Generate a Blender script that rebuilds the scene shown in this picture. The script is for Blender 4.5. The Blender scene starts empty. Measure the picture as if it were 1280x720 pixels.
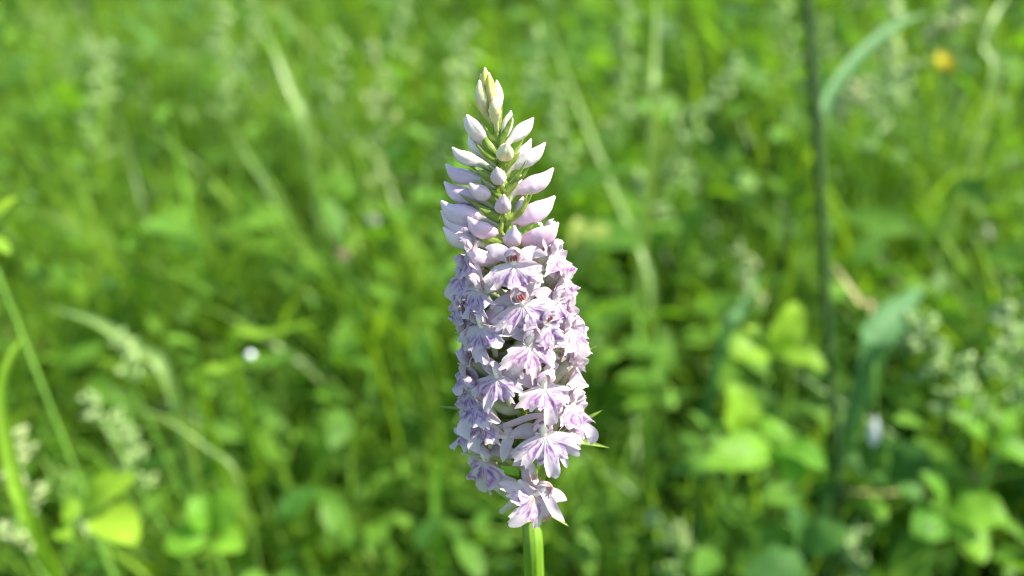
import bpy, math, random
import numpy as np
from mathutils import Vector, Matrix

R = math.radians
rng = np.random.default_rng(7)
random.seed(7)
scene = bpy.context.scene
col = scene.collection

# ------------------------------------------------------------------ camera
PITCH = 24.0
CAM = Vector((0, 0, 0.52))
TX = 18.0 / 26.2
TY = TX * 9 / 16
cam_d = bpy.data.cameras.new('camera')
cam_d.lens = 26.2
cam_d.sensor_width = 36
cam_d.clip_start = 0.005
cam_d.clip_end = 500
cam_d.dof.use_dof = True
cam_d.dof.focus_distance = 0.161
cam_d.dof.aperture_fstop = 5.5
cam = bpy.data.objects.new('camera', cam_d)
col.objects.link(cam)
cam.location = CAM
cam.rotation_euler = (R(90 - PITCH), 0, 0)
scene.camera = cam

# ------------------------------------------------------------------ light
SUN_AZ, SUN_EL = R(84), R(48)      # azimuth measured from the viewer's side towards the right
sun_dir = Vector((math.sin(SUN_AZ) * math.cos(SUN_EL), -math.cos(SUN_AZ) * math.cos(SUN_EL), math.sin(SUN_EL)))
world = bpy.data.worlds.new('World')
scene.world = world
world.use_nodes = True
wn = world.node_tree
wn.nodes.clear()
sky = wn.nodes.new('ShaderNodeTexSky')
sky.sky_type = 'NISHITA'
sky.sun_disc = False
sky.sun_elevation = SUN_EL
sky.sun_rotation = math.atan2(sun_dir.x, sun_dir.y)
bg = wn.nodes.new('ShaderNodeBackground')
bg.inputs['Strength'].default_value = 0.13
wo = wn.nodes.new('ShaderNodeOutputWorld')
wn.links.new(sky.outputs[0], bg.inputs[0])
wn.links.new(bg.outputs[0], wo.inputs[0])
sd = bpy.data.lights.new('sun', 'SUN')
sd.energy = 4.6
sd.angle = R(0.53)
sd.color = (1.0, 0.94, 0.84)
sun = bpy.data.objects.new('sun', sd)
col.objects.link(sun)
sun.rotation_euler = sun_dir.to_track_quat('Z', 'Y').to_euler()
sun.location = (2, -1, 3)

vs = scene.view_settings
vs.view_transform = 'Standard'
vs.look = 'None'
vs.gamma = 1
vs.exposure = 1.42
vs.use_curve_mapping = False
scene.cycles.use_denoising = True
scene.cycles.filter_width = 1.1
scene.cycles.max_bounces = 10
scene.cycles.transmission_bounces = 8
scene.cycles.diffuse_bounces = 5
scene.cycles.sample_clamp_indirect = 6

# ------------------------------------------------------------------ helpers
Fv = Vector((0, math.cos(R(PITCH)), -math.sin(R(PITCH))))
Uv = Vector((0, math.sin(R(PITCH)), math.cos(R(PITCH))))
Rv = Vector((1, 0, 0))


def P(px, py, t):
    """the point of the meadow that lies t metres deep behind position (px, py) of the 1280x720 photograph"""
    return CAM + t * (Fv + Rv * ((px - 640) / 640 * TX) + Uv * ((360 - py) / 360 * TY))


def mm(t):
    return t * TX / 640      # metres per photograph pixel at depth t


def new_obj(name, me, parent=None, mats=(), loc=None):
    for m in mats:
        me.materials.append(m)
    o = bpy.data.objects.new(name, me)
    col.objects.link(o)
    if loc is not None:
        o.location = loc
    if parent is not None:
        o.parent = parent
    return o


def empty(name, loc, label, cat, group=None):
    o = bpy.data.objects.new(name, None)
    col.objects.link(o)
    o.location = loc
    o.empty_display_size = 0.02
    o['label'] = label
    o['category'] = cat
    if group:
        o['group'] = group
    return o


def mesh(name, V, Fc, attrs=None, smooth=True, mat_idx=None):
    me = bpy.data.meshes.new(name)
    me.from_pydata([tuple(v) for v in V], [], Fc)
    if attrs:
        for k, a in attrs.items():
            at = me.attributes.new(k, 'FLOAT', 'POINT')
            at.data.foreach_set('value', np.asarray(a, dtype=np.float32))
    if smooth:
        me.polygons.foreach_set('use_smooth', [True] * len(me.polygons))
    if mat_idx is not None:
        me.polygons.foreach_set('material_index', mat_idx)
    me.update()
    return me


def grid_faces(nu, nv, off=0, close=False):
    f = []
    for i in range(nu - 1):
        for j in range(nv - 1 + (1 if close else 0)):
            a = off + i * nv + j
            b = off + i * nv + (j + 1) % nv
            f.append((a, b, b + nv, a + nv))
    return f


def catmull(pts, n):
    pts = [Vector(p) for p in pts]
    p = [pts[0] * 2 - pts[1]] + pts + [pts[-1] * 2 - pts[-2]]
    out = []
    m = len(pts) - 1
    for k in range(n):
        s = k / (n - 1) * m
        i = min(int(s), m - 1)
        u = s - i
        a, b, c, d = p[i], p[i + 1], p[i + 2], p[i + 3]
        out.append(0.5 * ((2 * b) + (c - a) * u + (2 * a - 5 * b + 4 * c - d) * u * u + (3 * b - a - 3 * c + d) * u ** 3))
    return out


def tube(pts, radii, nseg=10, n=24, ridge=0.0, nridge=3, V=None, F=None, A=None, flat=1.0):
    """tapered tube through pts; returns verts, faces, v attribute"""
    V = [] if V is None else V
    F = [] if F is None else F
    A = [] if A is None else A
    sp = catmull(pts, n)
    rr = np.interp(np.linspace(0, 1, n), np.linspace(0, 1, len(radii)), radii) if not callable(radii) else [radii(i / (n - 1)) for i in range(n)]
    off = len(V)
    prev = None
    for i in range(n):
        tg = (sp[min(i + 1, n - 1)] - sp[max(i - 1, 0)]).normalized()
        if prev is None:
            ref = Vector((0, 0, 1)) if abs(tg.z) < 0.9 else Vector((1, 0, 0))
            s = tg.cross(ref).normalized()
        else:
            s = (prev - tg * prev.dot(tg)).normalized()
        prev = s
        b = tg.cross(s)
        for j in range(nseg):
            a = 2 * math.pi * j / nseg
            r = rr[i] * (1 + ridge * math.cos(nridge * a))
            V.append(sp[i] + s * (r * math.cos(a)) + b * (r * math.sin(a) * flat))
            A.append(i / (n - 1))
    F += grid_faces(n, nseg, off, True)
    F.append(tuple(off + j for j in range(nseg))[::-1])
    F.append(tuple(off + (n - 1) * nseg + j for j in range(nseg)))
    return V, F, A


def blade(pts, nrm, width, cup=0.5, nv=5, n=12, ruffle=0.0, rfreq=3.0, ph=0.0, V=None, F=None, A=None, twist=0.0, thick=0.0):
    """leaf-like strip through pts facing nrm; width(u) is the half width; cup>0 lifts the edges along nrm"""
    V = [] if V is None else V
    F = [] if F is None else F
    A = [] if A is None else A
    sp = catmull(pts, n)
    off = len(V)
    nrm = Vector(nrm).normalized()
    for i in range(n):
        u = i / (n - 1)
        tg = (sp[min(i + 1, n - 1)] - sp[max(i - 1, 0)]).normalized()
        nn = (nrm - tg * nrm.dot(tg)).normalized()
        if twist:
            nn = Matrix.Rotation(twist * u, 3, tg) @ nn
        s = nn.cross(tg)
        w = max(width(u), 1e-6)
        for j in range(nv):
            q = -1 + 2 * j / (nv - 1)
            z = cup * w * q * q + ruffle * w * abs(q) * math.sin(rfreq * 6.283 * u + ph + (1.7 if q > 0 else 0))
            V.append(sp[i] + s * (w * q) + nn * z)
            A.append(u)
    F += grid_faces(n, nv, off)
    return V, F, A


def lanc(w, peak=0.35, base=0.3, p=1.0):
    def f(u):
        if u < peak:
            x = u / peak
            return w * (base + (1 - base) * math.sin(x * math.pi / 2))
        x = (u - peak) / (1 - peak)
        return w * max(1 - x ** (1.6 * p), 0) ** 0.9
    return f


# ------------------------------------------------------------------ materials
def mat_new(name):
    m = bpy.data.materials.new(name)
    m.use_nodes = True
    nt = m.node_tree
    nt.nodes.clear()
    out = nt.nodes.new('ShaderNodeOutputMaterial')
    return m, nt, out


def N(nt, kind, **kw):
    n = nt.nodes.new(kind)
    for k, v in kw.items():
        if k in n.inputs:
            n.inputs[k].default_value = v
        else:
            setattr(n, k, v)
    return n


def mix_rgb(nt, fac, a, b, blend='MIX'):
    n = nt.nodes.new('ShaderNodeMix')
    n.data_type = 'RGBA'
    n.blend_type = blend
    for sock, val in ((n.inputs[0], fac), (n.inputs[6], a), (n.inputs[7], b)):
        if hasattr(val, 'links'):
            nt.links.new(val, sock)
        elif isinstance(val, (int, float)):
            sock.default_value = val
        else:
            sock.default_value = (*val, 1) if len(val) == 3 else val
    return n.outputs[2]


def ramp(nt, src, stops):
    n = nt.nodes.new('ShaderNodeValToRGB')
    el = n.color_ramp.elements
    while len(el) < len(stops):
        el.new(0.5)
    for e, (p, c) in zip(el, stops):
        e.position = p
        e.color = (*c, 1) if len(c) == 3 else c
    nt.links.new(src, n.inputs[0])
    return n.outputs[0]


def math_n(nt, op, a, b=None):
    n = nt.nodes.new('ShaderNodeMath')
    n.operation = op
    for s, v in ((n.inputs[0], a), (n.inputs[1], b)):
        if v is None:
            continue
        if hasattr(v, 'links'):
            nt.links.new(v, s)
        else:
            s.default_value = v
    return n.outputs[0]


def attr(nt, name):
    n = nt.nodes.new('ShaderNodeAttribute')
    n.attribute_name = name
    return n.outputs['Fac']


def sheet(nt, out, color, rough=0.45, trans=0.35, spec=0.4, tcol=None, bump=None, sss=0.0):
    """thin leaf or petal: reflection plus light that shines through"""
    pr = N(nt, 'ShaderNodeBsdfPrincipled')
    pr.inputs['Roughness'].default_value = rough
    pr.inputs['Specular IOR Level'].default_value = spec
    tr = N(nt, 'ShaderNodeBsdfTranslucent')
    mx = N(nt, 'ShaderNodeMixShader')
    mx.inputs[0].default_value = trans
    nt.links.new(color, pr.inputs['Base Color'])
    nt.links.new(tcol if tcol is not None else color, tr.inputs['Color'])
    if bump is not None:
        nt.links.new(bump, pr.inputs['Normal'])
        nt.links.new(bump, tr.inputs['Normal'])
    nt.links.new(pr.outputs[0], mx.inputs[1])
    nt.links.new(tr.outputs[0], mx.inputs[2])
    nt.links.new(mx.outputs[0], out.inputs[0])


def bump_noise(nt, scale, strength, dist, coord='Object'):
    tc = N(nt, 'ShaderNodeTexCoord')
    nz = N(nt, 'ShaderNodeTexNoise', Scale=scale, Detail=3.0)
    nt.links.new(tc.outputs[coord], nz.inputs['Vector'])
    bp = N(nt, 'ShaderNodeBump', Strength=strength, Distance=dist)
    nt.links.new(nz.outputs['Fac'], bp.inputs['Height'])
    return bp.outputs[0], nz.outputs['Fac']


def leaf_material(name, c0, c1, c2=None, trans=0.4, rough=0.4, use='rnd', tmul=(1.5, 1.35, 0.45), noise=60.0, spec=0.45):
    m, nt, out = mat_new(name)
    if use == 'rnd':
        src = attr(nt, 'rnd')
    else:
        oi = N(nt, 'ShaderNodeObjectInfo')
        src = oi.outputs['Random']
    stops = [(0.0, c0), (0.85, c1)] if c2 is None else [(0.0, c0), (0.8, c1), (0.955, c1), (0.97, c2)]
    c = ramp(nt, src, stops)
    b, nf = bump_noise(nt, noise, 0.35, 0.002)
    c = mix_rgb(nt, math_n(nt, 'MULTIPLY', nf, 0.5), c, (0.0, 0.0, 0.0))
    c = mix_rgb(nt, 1.0, c, (1.35, 1.35, 1.35), 'MULTIPLY')
    tc = mix_rgb(nt, 1.0, c, tmul, 'MULTIPLY')
    sheet(nt, out, c, rough, trans, spec, tc, b)
    return m


# petals of the open flowers: lip with its purple loops
def petal_material(name, lip=True, withered=False):
    m, nt, out = mat_new(name)
    oi = N(nt, 'ShaderNodeObjectInfo')
    b, nf = bump_noise(nt, 900.0, 0.35, 0.0004)
    pale = (0.625, 0.565, 0.57)
    pink = mix_rgb(nt, oi.outputs['Random'], (0.56, 0.42, 0.525), (0.50, 0.425, 0.565))
    v = attr(nt, 'v')
    nz = N(nt, 'ShaderNodeTexNoise', Scale=320.0, Detail=2.0)
    tc = N(nt, 'ShaderNodeTexCoord')
    nt.links.new(tc.outputs['Object'], nz.inputs['Vector'])
    blot = ramp(nt, nz.outputs['Fac'], [(0.35, (0, 0, 0)), (0.65, (1, 1, 1))])
    f = math_n(nt, 'MULTIPLY', ramp(nt, v, [(0.1, (0.25,) * 3), (0.55, (0.95,) * 3), (0.93, (0.5,) * 3), (1.0, (0.15,) * 3)]),
               math_n(nt, 'ADD', math_n(nt, 'MULTIPLY', blot, 0.7), 0.05))
    c = mix_rgb(nt, f, pale, pink)
    if lip:
        mk = attr(nt, 'mark')
        mc = mix_rgb(nt, oi.outputs['Random'], (0.32, 0.055, 0.34), (0.20, 0.055, 0.33))
        c = mix_rgb(nt, math_n(nt, 'MULTIPLY', mk, 0.95), c, mc)
        c = mix_rgb(nt, ramp(nt, v, [(0.0, (0.7,) * 3), (0.16, (0,) * 3)]), c, (0.60, 0.54, 0.38))
    if withered:
        n2 = N(nt, 'ShaderNodeTexNoise', Scale=260.0, Detail=4.0)
        nt.links.new(tc.outputs['Object'], n2.inputs['Vector'])
        e = math_n(nt, 'ADD', n2.outputs['Fac'], math_n(nt, 'MULTIPLY', math_n(nt, 'POWER', v, 5.0), 0.12))
        e = math_n(nt, 'ADD', e, ramp(nt, v, [(0.0, (0.14,) * 3), (0.35, (0,) * 3)]))
        c = mix_rgb(nt, ramp(nt, e, [(0.60, (0,) * 3), (0.72, (0.8,) * 3)]), c, (0.42, 0.22, 0.09))
    tcol = mix_rgb(nt, 1.0, c, (1.05, 0.93, 1.0), 'MULTIPLY')
    sheet(nt, out, c, 0.5, 0.42, 0.35, tcol, b)
    return m


M_lip = petal_material('petal_lip')
M_pet = petal_material('petal_plain', lip=False)
M_lipw = petal_material('petal_lip_withered', withered=True)
M_petw = petal_material('petal_plain_withered', lip=False, withered=True)


def bud_material():
    m, nt, out = mat_new('bud_skin')
    oi = N(nt, 'ShaderNodeObjectInfo')
    v = attr(nt, 'v')
    b, nf = bump_noise(nt, 700.0, 0.25, 0.0004)
    nz = N(nt, 'ShaderNodeTexNoise', Scale=260.0, Detail=2.0)
    tc = N(nt, 'ShaderNodeTexCoord')
    nt.links.new(tc.outputs['Object'], nz.inputs['Vector'])
    tint = mix_rgb(nt, math_n(nt, 'MULTIPLY', ramp(nt, nz.outputs['Fac'], [(0.4, (0,) * 3), (0.65, (1,) * 3)]), 0.35), oi.outputs['Color'], (0.60, 0.54, 0.54))
    n3 = N(nt, 'ShaderNodeTexNoise', Scale=190.0, Detail=2.0)
    nt.links.new(tc.outputs['Object'], n3.inputs['Vector'])
    blush = math_n(nt, 'MULTIPLY', ramp(nt, n3.outputs['Fac'], [(0.46, (0,) * 3), (0.66, (1,) * 3)]), 0.5)
    tint = mix_rgb(nt, blush, tint, mix_rgb(nt, 1.0, tint, (0.97, 0.80, 0.86), 'MULTIPLY'))
    tint = mix_rgb(nt, math_n(nt, 'MULTIPLY', attr(nt, 'seam'), 0.3), tint, mix_rgb(nt, 1.0, tint, (0.82, 0.66, 0.72), 'MULTIPLY'))
    c = mix_rgb(nt, ramp(nt, v, [(0.0, (0.9,) * 3), (0.22, (0.55,) * 3), (0.42, (0.0,) * 3)]), tint, (0.36, 0.44, 0.15))
    c = mix_rgb(nt, ramp(nt, v, [(0.86, (0,) * 3), (1.0, (0.5,) * 3)]), c, (0.62, 0.575, 0.565))
    pr = N(nt, 'ShaderNodeBsdfPrincipled', Roughness=0.45)
    pr.inputs['Subsurface Weight'].default_value = 0.35
    pr.inputs['Subsurface Radius'].default_value = (1.0, 0.75, 0.8)
    pr.inputs['Subsurface Scale'].default_value = 0.0012
    pr.inputs['Specular IOR Level'].default_value = 0.4
    nt.links.new(c, pr.inputs['Base Color'])
    nt.links.new(b, pr.inputs['Normal'])
    nt.links.new(pr.outputs[0], out.inputs[0])
    return m


M_bud = bud_material()


def solid_plant(name, c0, c1, scale=200.0, rough=0.4, sss=0.2, stretch=(1, 1, 1)):
    m, nt, out = mat_new(name)
    tc = N(nt, 'ShaderNodeTexCoord')
    mp = N(nt, 'ShaderNodeMapping')
    mp.inputs['Scale'].default_value = stretch
    nt.links.new(tc.outputs['Object'], mp.inputs['Vector'])
    nz = N(nt, 'ShaderNodeTexNoise', Scale=scale, Detail=3.0)
    nt.links.new(mp.outputs[0], nz.inputs['Vector'])
    c = ramp(nt, nz.outputs['Fac'], [(0.3, c0), (0.7, c1)])
    bp = N(nt, 'ShaderNodeBump', Strength=0.3, Distance=0.0004)
    nt.links.new(nz.outputs['Fac'], bp.inputs['Height'])
    pr = N(nt, 'ShaderNodeBsdfPrincipled', Roughness=rough)
    pr.inputs['Specular IOR Level'].default_value = 0.25
    if sss:
        pr.inputs['Subsurface Weight'].default_value = sss
        pr.inputs['Subsurface Radius'].default_value = (0.6, 1.0, 0.2)
        pr.inputs['Subsurface Scale'].default_value = 0.001
    nt.links.new(c, pr.inputs['Base Color'])
    nt.links.new(bp.outputs[0], pr.inputs['Normal'])
    nt.links.new(pr.outputs[0], out.inputs[0])
    return m


M_stem = solid_plant('orchid_stem_skin', (0.09, 0.19, 0.01), (0.17, 0.30, 0.025), 240, 0.38, 0.25, (1, 1, 0.12))
M_ovary = solid_plant('ovary_skin', (0.30, 0.37, 0.15), (0.50, 0.49, 0.38), 300, 0.45, 0.3)
M_stigma = solid_plant('stigma_red', (0.22, 0.03, 0.04), (0.38, 0.10, 0.09), 900, 0.4, 0.1)
M_pollen = solid_plant('column_cream', (0.75, 0.62, 0.45), (0.8, 0.75, 0.68), 900, 0.4, 0.2)
M_bract = leaf_material('bract_skin', (0.17, 0.27, 0.03), (0.29, 0.38, 0.07), trans=0.3, rough=0.4, use='obj', noise=400, tmul=(1.2, 1.15, 0.5))
M_tallstem = solid_plant('tall_stem_skin', (0.016, 0.05, 0.005), (0.04, 0.09, 0.010), 120, 0.7, 0.0, (1, 1, 0.1))
M_greenstem = solid_plant('green_stalk_skin', (0.10, 0.22, 0.03), (0.18, 0.34, 0.05), 120, 0.45, 0.1, (1, 1, 0.1))
M_straw = solid_plant('dry_straw_skin', (0.30, 0.27, 0.10), (0.42, 0.38, 0.16), 90, 0.6, 0.0, (1, 1, 0.1))

M_grass = leaf_material('grass_skin', (0.055, 0.155, 0.018), (0.235, 0.40, 0.045), (0.40, 0.40, 0.16), trans=0.5, rough=0.36, spec=0.35, tmul=(1.36, 1.3, 0.35))
M_grassshade = leaf_material('far_grass_shaded_skin', (0.04, 0.11, 0.012), (0.11, 0.22, 0.03), (0.30, 0.30, 0.13), trans=0.4, rough=0.4)  # darker green stands in for tree shade over the far grass
M_herb = leaf_material('herb_skin', (0.042, 0.13, 0.018), (0.18, 0.365, 0.04), trans=0.5, rough=0.5, spec=0.2, tmul=(1.3, 1.3, 0.4))
M_herbshade = leaf_material('shaded_herb_skin', (0.035, 0.10, 0.016), (0.12, 0.26, 0.035), trans=0.45, rough=0.45, spec=0.3, tmul=(1.3, 1.25, 0.4))  # shade at the back of the meadow, painted into the leaf green
M_herbdark = leaf_material('dark_herb_skin', (0.03, 0.10, 0.02), (0.08, 0.20, 0.035), trans=0.4, rough=0.6, spec=0.15, use='obj')
M_bright = leaf_material('bright_leaf_skin', (0.20, 0.37, 0.025), (0.29, 0.46, 0.035), trans=0.5, rough=0.5, spec=0.2, use='obj', noise=120)
M_mid = leaf_material('mid_leaf_skin', (0.10, 0.27, 0.02), (0.18, 0.37, 0.03), trans=0.48, rough=0.5, spec=0.2, use='obj', noise=120)
M_blue = leaf_material('blue_green_leaf_skin', (0.07, 0.18, 0.055), (0.10, 0.23, 0.07), trans=0.3, rough=0.6, spec=0.2, use='obj', noise=120, tmul=(1.2, 1.2, 0.7))
M_pale = leaf_material('pale_blade_skin', (0.24, 0.38, 0.09), (0.32, 0.46, 0.14), trans=0.4, rough=0.4, use='obj', noise=90)
M_seed = leaf_material('seed_skin', (0.25, 0.42, 0.12), (0.44, 0.57, 0.23), trans=0.4, rough=0.4, use='rnd', noise=90, tmul=(1.2, 1.15, 0.7))
M_seedc = leaf_material('cream_seed_skin', (0.34, 0.46, 0.17), (0.50, 0.58, 0.27), trans=0.4, rough=0.45, use='rnd', noise=90, tmul=(1.1, 1.0, 0.8))


def plain(name, c, rough=0.5, trans=0.3):
    m, nt, out = mat_new(name)
    b, nf = bump_noise(nt, 400, 0.2, 0.0005)
    cc = mix_rgb(nt, nf, c, tuple(x * 0.75 for x in c))
    sheet(nt, out, cc, rough, trans, 0.4, None, b)
    return m


M_yellow = plain('buttercup_yellow', (0.75, 0.60, 0.012), 0.4)
M_yleaf = plain('yellowing_leaf', (0.36, 0.46, 0.08), 0.5, 0.4)
M_pinkish = plain('faded_clover', (0.55, 0.36, 0.28), 0.6, 0.3)
M_white = plain('small_white_petal', (0.72, 0.74, 0.70), 0.3, 0.3)


def ground_material():
    m, nt, out = mat_new('meadow_soil')
    tc = N(nt, 'ShaderNodeTexCoord')
    nz = N(nt, 'ShaderNodeTexNoise', Scale=9.0, Detail=8.0)
    nt.links.new(tc.outputs['Object'], nz.inputs['Vector'])
    c = ramp(nt, nz.outputs['Fac'], [(0.3, (0.02, 0.03, 0.008)), (0.5, (0.035, 0.07, 0.015)), (0.7, (0.07, 0.11, 0.03))])
    bp = N(nt, 'ShaderNodeBump', Strength=0.8, Distance=0.02)
    nt.links.new(nz.outputs['Fac'], bp.inputs['Height'])
    pr = N(nt, 'ShaderNodeBsdfPrincipled', Roughness=0.9)
    nt.links.new(c, pr.inputs['Base Color'])
    nt.links.new(bp.outputs[0], pr.inputs['Normal'])
    nt.links.new(pr.outputs[0], out.inputs[0])
    return m


M_ground = ground_material()


def drop_material():
    m, nt, out = mat_new('dew')
    pr = N(nt, 'ShaderNodeBsdfPrincipled', Roughness=0.2)
    pr.inputs['Base Color'].default_value = (0.9, 0.95, 0.95, 1)
    pr.inputs['Specular IOR Level'].default_value = 1.0
    pr.inputs['Transmission Weight'].default_value = 0.25
    nt.links.new(pr.outputs[0], out.inputs[0])
    return m


M_dew = drop_material()

# ------------------------------------------------------------------ ground
def ground_z(x, y):
    """the meadow lies level round the orchid and rises in a gentle bank behind it"""
    z = 0.012 * np.sin(3.1 * x + 1.3) * np.cos(2.3 * y) - 0.006
    u = np.clip((y - 0.35) / 2.6, 0, 1)
    z = z + 0.42 * (1 - (1 - u) ** 1.5)
    return z if isinstance(z, np.ndarray) else float(z)


gx = np.concatenate([-np.geomspace(60, 0.4, 26), np.linspace(-0.3, 0.3, 7), np.geomspace(0.4, 60, 26)])
gy = np.concatenate([-np.geomspace(30, 0.5, 16), np.linspace(-0.4, 4, 45), np.geomspace(4.3, 90, 20)])
V = []
for y in gy:
    for x in gx:
        V.append((x, y, ground_z(x, y)))
ground = new_obj('ground', mesh('ground', V, grid_faces(len(gy), len(gx))), None, [M_ground])
ground['kind'] = 'structure'




# ------------------------------------------------------------------ the orchid
AX_PY = [60, 100, 150, 200, 250, 300, 400, 500, 600, 660, 720]
AX_PX = [607, 611, 620, 626, 631, 637, 646, 654, 661, 665, 668]


def ax_px(py):
    return float(np.interp(py, AX_PY, AX_PX))


def ax_t(py):
    return 0.168 + (py - 380) * 0.177e-3 * 0.16


def axis(py):
    return P(ax_px(py), py, ax_t(py))


def axis_frame(py):
    a = (axis(py - 25) - axis(py + 25)).normalized()
    f = (-Fv - a * (-Fv).dot(a)).normalized()
    r = a.cross(f).normalized()       # to the right as the photograph sees it
    return a, f, r


S = mm(0.168)
base_top = axis(740)
ORCH = Vector((base_top.x + 0.004, base_top.y + 0.012, ground_z(base_top.x, base_top.y)))
orchid = empty('spotted_orchid', ORCH, 'pale pink orchid spike with frilled open flowers below and pointed buds on top', 'orchid')


def opart(name, me, mats, parent=None):
    """mesh given in world coordinates, hung on the orchid"""
    o = new_obj(name, me, None, mats)
    o.parent = orchid if parent is None else parent
    if parent is None:
        o.matrix_parent_inverse = Matrix.Translation(-ORCH)
    return o


# stem
pts = [ORCH - Vector((0, 0, 0.01)), ORCH.lerp(base_top, 0.35) + Vector((0.003, 0.004, 0)), ORCH.lerp(base_top, 0.75) + Vector((0.001, 0.0015, 0)), axis(740)]
pts += [axis(y) for y in (640, 540, 440, 340, 260, 200, 150, 110)]
sr = [3.0e-3, 2.7e-3, 2.4e-3, 13.0 * S, 12.5 * S, 11.5 * S, 10 * S, 8.5 * S, 6.0 * S, 4.5 * S, 3.2 * S, 2.0 * S]
Vs, Fs, As = tube(pts, sr, 44, 150, 0.03, 11)
opart('stem', mesh('orchid_stem', Vs, Fs, {'v': As}), [M_stem])

# leaves low on the stem
for k, (h, ang, L, w) in enumerate([(0.015, 200, 0.15, 0.016), (0.03, 20, 0.14, 0.015), (0.06, 100, 0.13, 0.012), (0.11, 300, 0.11, 0.009), (0.18, 150, 0.085, 0.006), (0.25, 20, 0.06, 0.004)]):
    o_ = ORCH.lerp(base_top, h / 0.38)
    dv = Vector((math.cos(R(ang)), math.sin(R(ang)), 0))
    lp = [o_, o_ + dv * L * 0.2 + Vector((0, 0, L * 0.35)), o_ + dv * L * 0.6 + Vector((0, 0, L * 0.6)), o_ + dv * L + Vector((0, 0, L * 0.52))]
    v_, f_, a_ = blade(lp, Vector((0, 0, 1)) - dv * 0.6, lanc(w, 0.45, 0.35), 0.45, 7, 18)
    opart('leaf', mesh('orchid_leaf', v_, f_, {'v': a_}), [M_mid])


def bract(att, tip, w, sag=0.0, side=None):
    d = tip - att
    mid1 = att + d * 0.33 - Vector((0, 0, 1)) * (d.length * (0.10 + sag))
    mid2 = att + d * 0.68 - Vector((0, 0, 1)) * (d.length * (0.08 + sag))
    up = Vector((0, 0, 1)) if side is None else side
    v_, f_, a_ = blade([att, mid1, mid2, tip], up, lanc(w, 0.3, 0.55, 1.0), 0.65, 7, 16)
    o_ = opart('bract', mesh('bract', v_, f_, {'v': a_}), [M_bract])
    return o_


# ---- buds: tip px, tip py, base px, base py, width px, length px, side (+1 toward viewer), tint
YE = (0.52, 0.50, 0.05)
CR = (0.57, 0.55, 0.28)
WH = (0.59, 0.55, 0.51)
PK = (0.57, 0.46, 0.51)
PP = (0.55, 0.40, 0.49)
LV = (0.54, 0.45, 0.54)
BUDS = [
    (606, 84, 612, 128, 16, 46, 0, YE), (601, 92, 611, 132, 13, 42, 0, YE), (611, 90, 614, 134, 13, 45, 1, YE),
    (599, 100, 607, 142, 17, 44, 1, CR), (597, 108, 608, 146, 13, 41, -1, CR), (621, 100, 622, 140, 15, 42, -1, CR),
    (617, 120, 620, 154, 15, 37, 1, CR), (609, 96, 613, 140, 14, 46, -1, YE),
    (583, 143, 607, 176, 18, 43, 1, WH), (580, 147, 605, 180, 14, 42, -1, WH), (639, 138, 627, 176, 14, 41, 0, WH),
    (667, 147, 636, 178, 18, 46, -1, WH), (565, 184, 602, 203, 17, 43, 1, WH), (586, 167, 606, 196, 16, 37, -1, WH),
    (634, 179, 628, 196, 21, 36, 1, CR), (682, 178, 640, 210, 19, 54, 0, WH), (664, 173, 641, 202, 15, 38, -1, WH),
    (557, 205, 602, 225, 20, 50, -1, LV), (593, 198, 612, 222, 15, 34, -1, WH), (621, 209, 625, 226, 19, 38, 1, PK),
    (692, 210, 642, 241, 23, 60, 0, PK), (650, 214, 640, 240, 14, 30, -1, WH),
    (555, 227, 603, 250, 22, 54, -1, LV), (587, 229, 614, 245, 20, 38, 1, PK), (630, 243, 627, 262, 20, 40, 1, PP),
    (694, 245, 640, 277, 26, 64, 0, PP), (654, 246, 644, 270, 15, 32, -1, WH), (551, 251, 606, 272, 27, 60, 0, LV),
    (551, 263, 606, 294, 22, 63, -1, LV), (584, 271, 624, 293, 22, 48, 1, PP), (643, 282, 638, 304, 22, 42, 1, PP),
    (698, 278, 648, 304, 27, 60, 1, PP), (554, 284, 606, 306, 24, 62, 0, WH), (583, 314, 630, 322, 20, 54, 1, PK),
    (576, 250, 606, 262, 15, 38, -1, PK),
    # the far side of the spike
    (628, 190, 624, 212, 17, 34, -1, WH), (612, 236, 622, 256, 18, 38, -1, PK), (655, 262, 640, 284, 19, 44, -1, PP),
    (606, 285, 626, 306, 20, 44, -1, PP), (640, 226, 632, 248, 18, 40, -1, PK), (650, 300, 642, 322, 20, 44, -1, PP),
]


def pxp(px, py, dt):
    """point at the axis depth of row py moved dt pixels towards the viewer"""
    t = ax_t(py) - dt * S
    return P(px, py, t)


def bud_r(w):
    prof_u = [0, 0.18, 0.32, 0.46, 0.60, 0.72, 0.83, 0.91, 0.965, 1.0]
    prof_r = [0.36, 0.40, 0.50, 0.80, 1.0, 0.93, 0.66, 0.38, 0.22, 0.09]
    return lambda u: w * float(np.interp(u, prof_u, prof_r))


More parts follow.
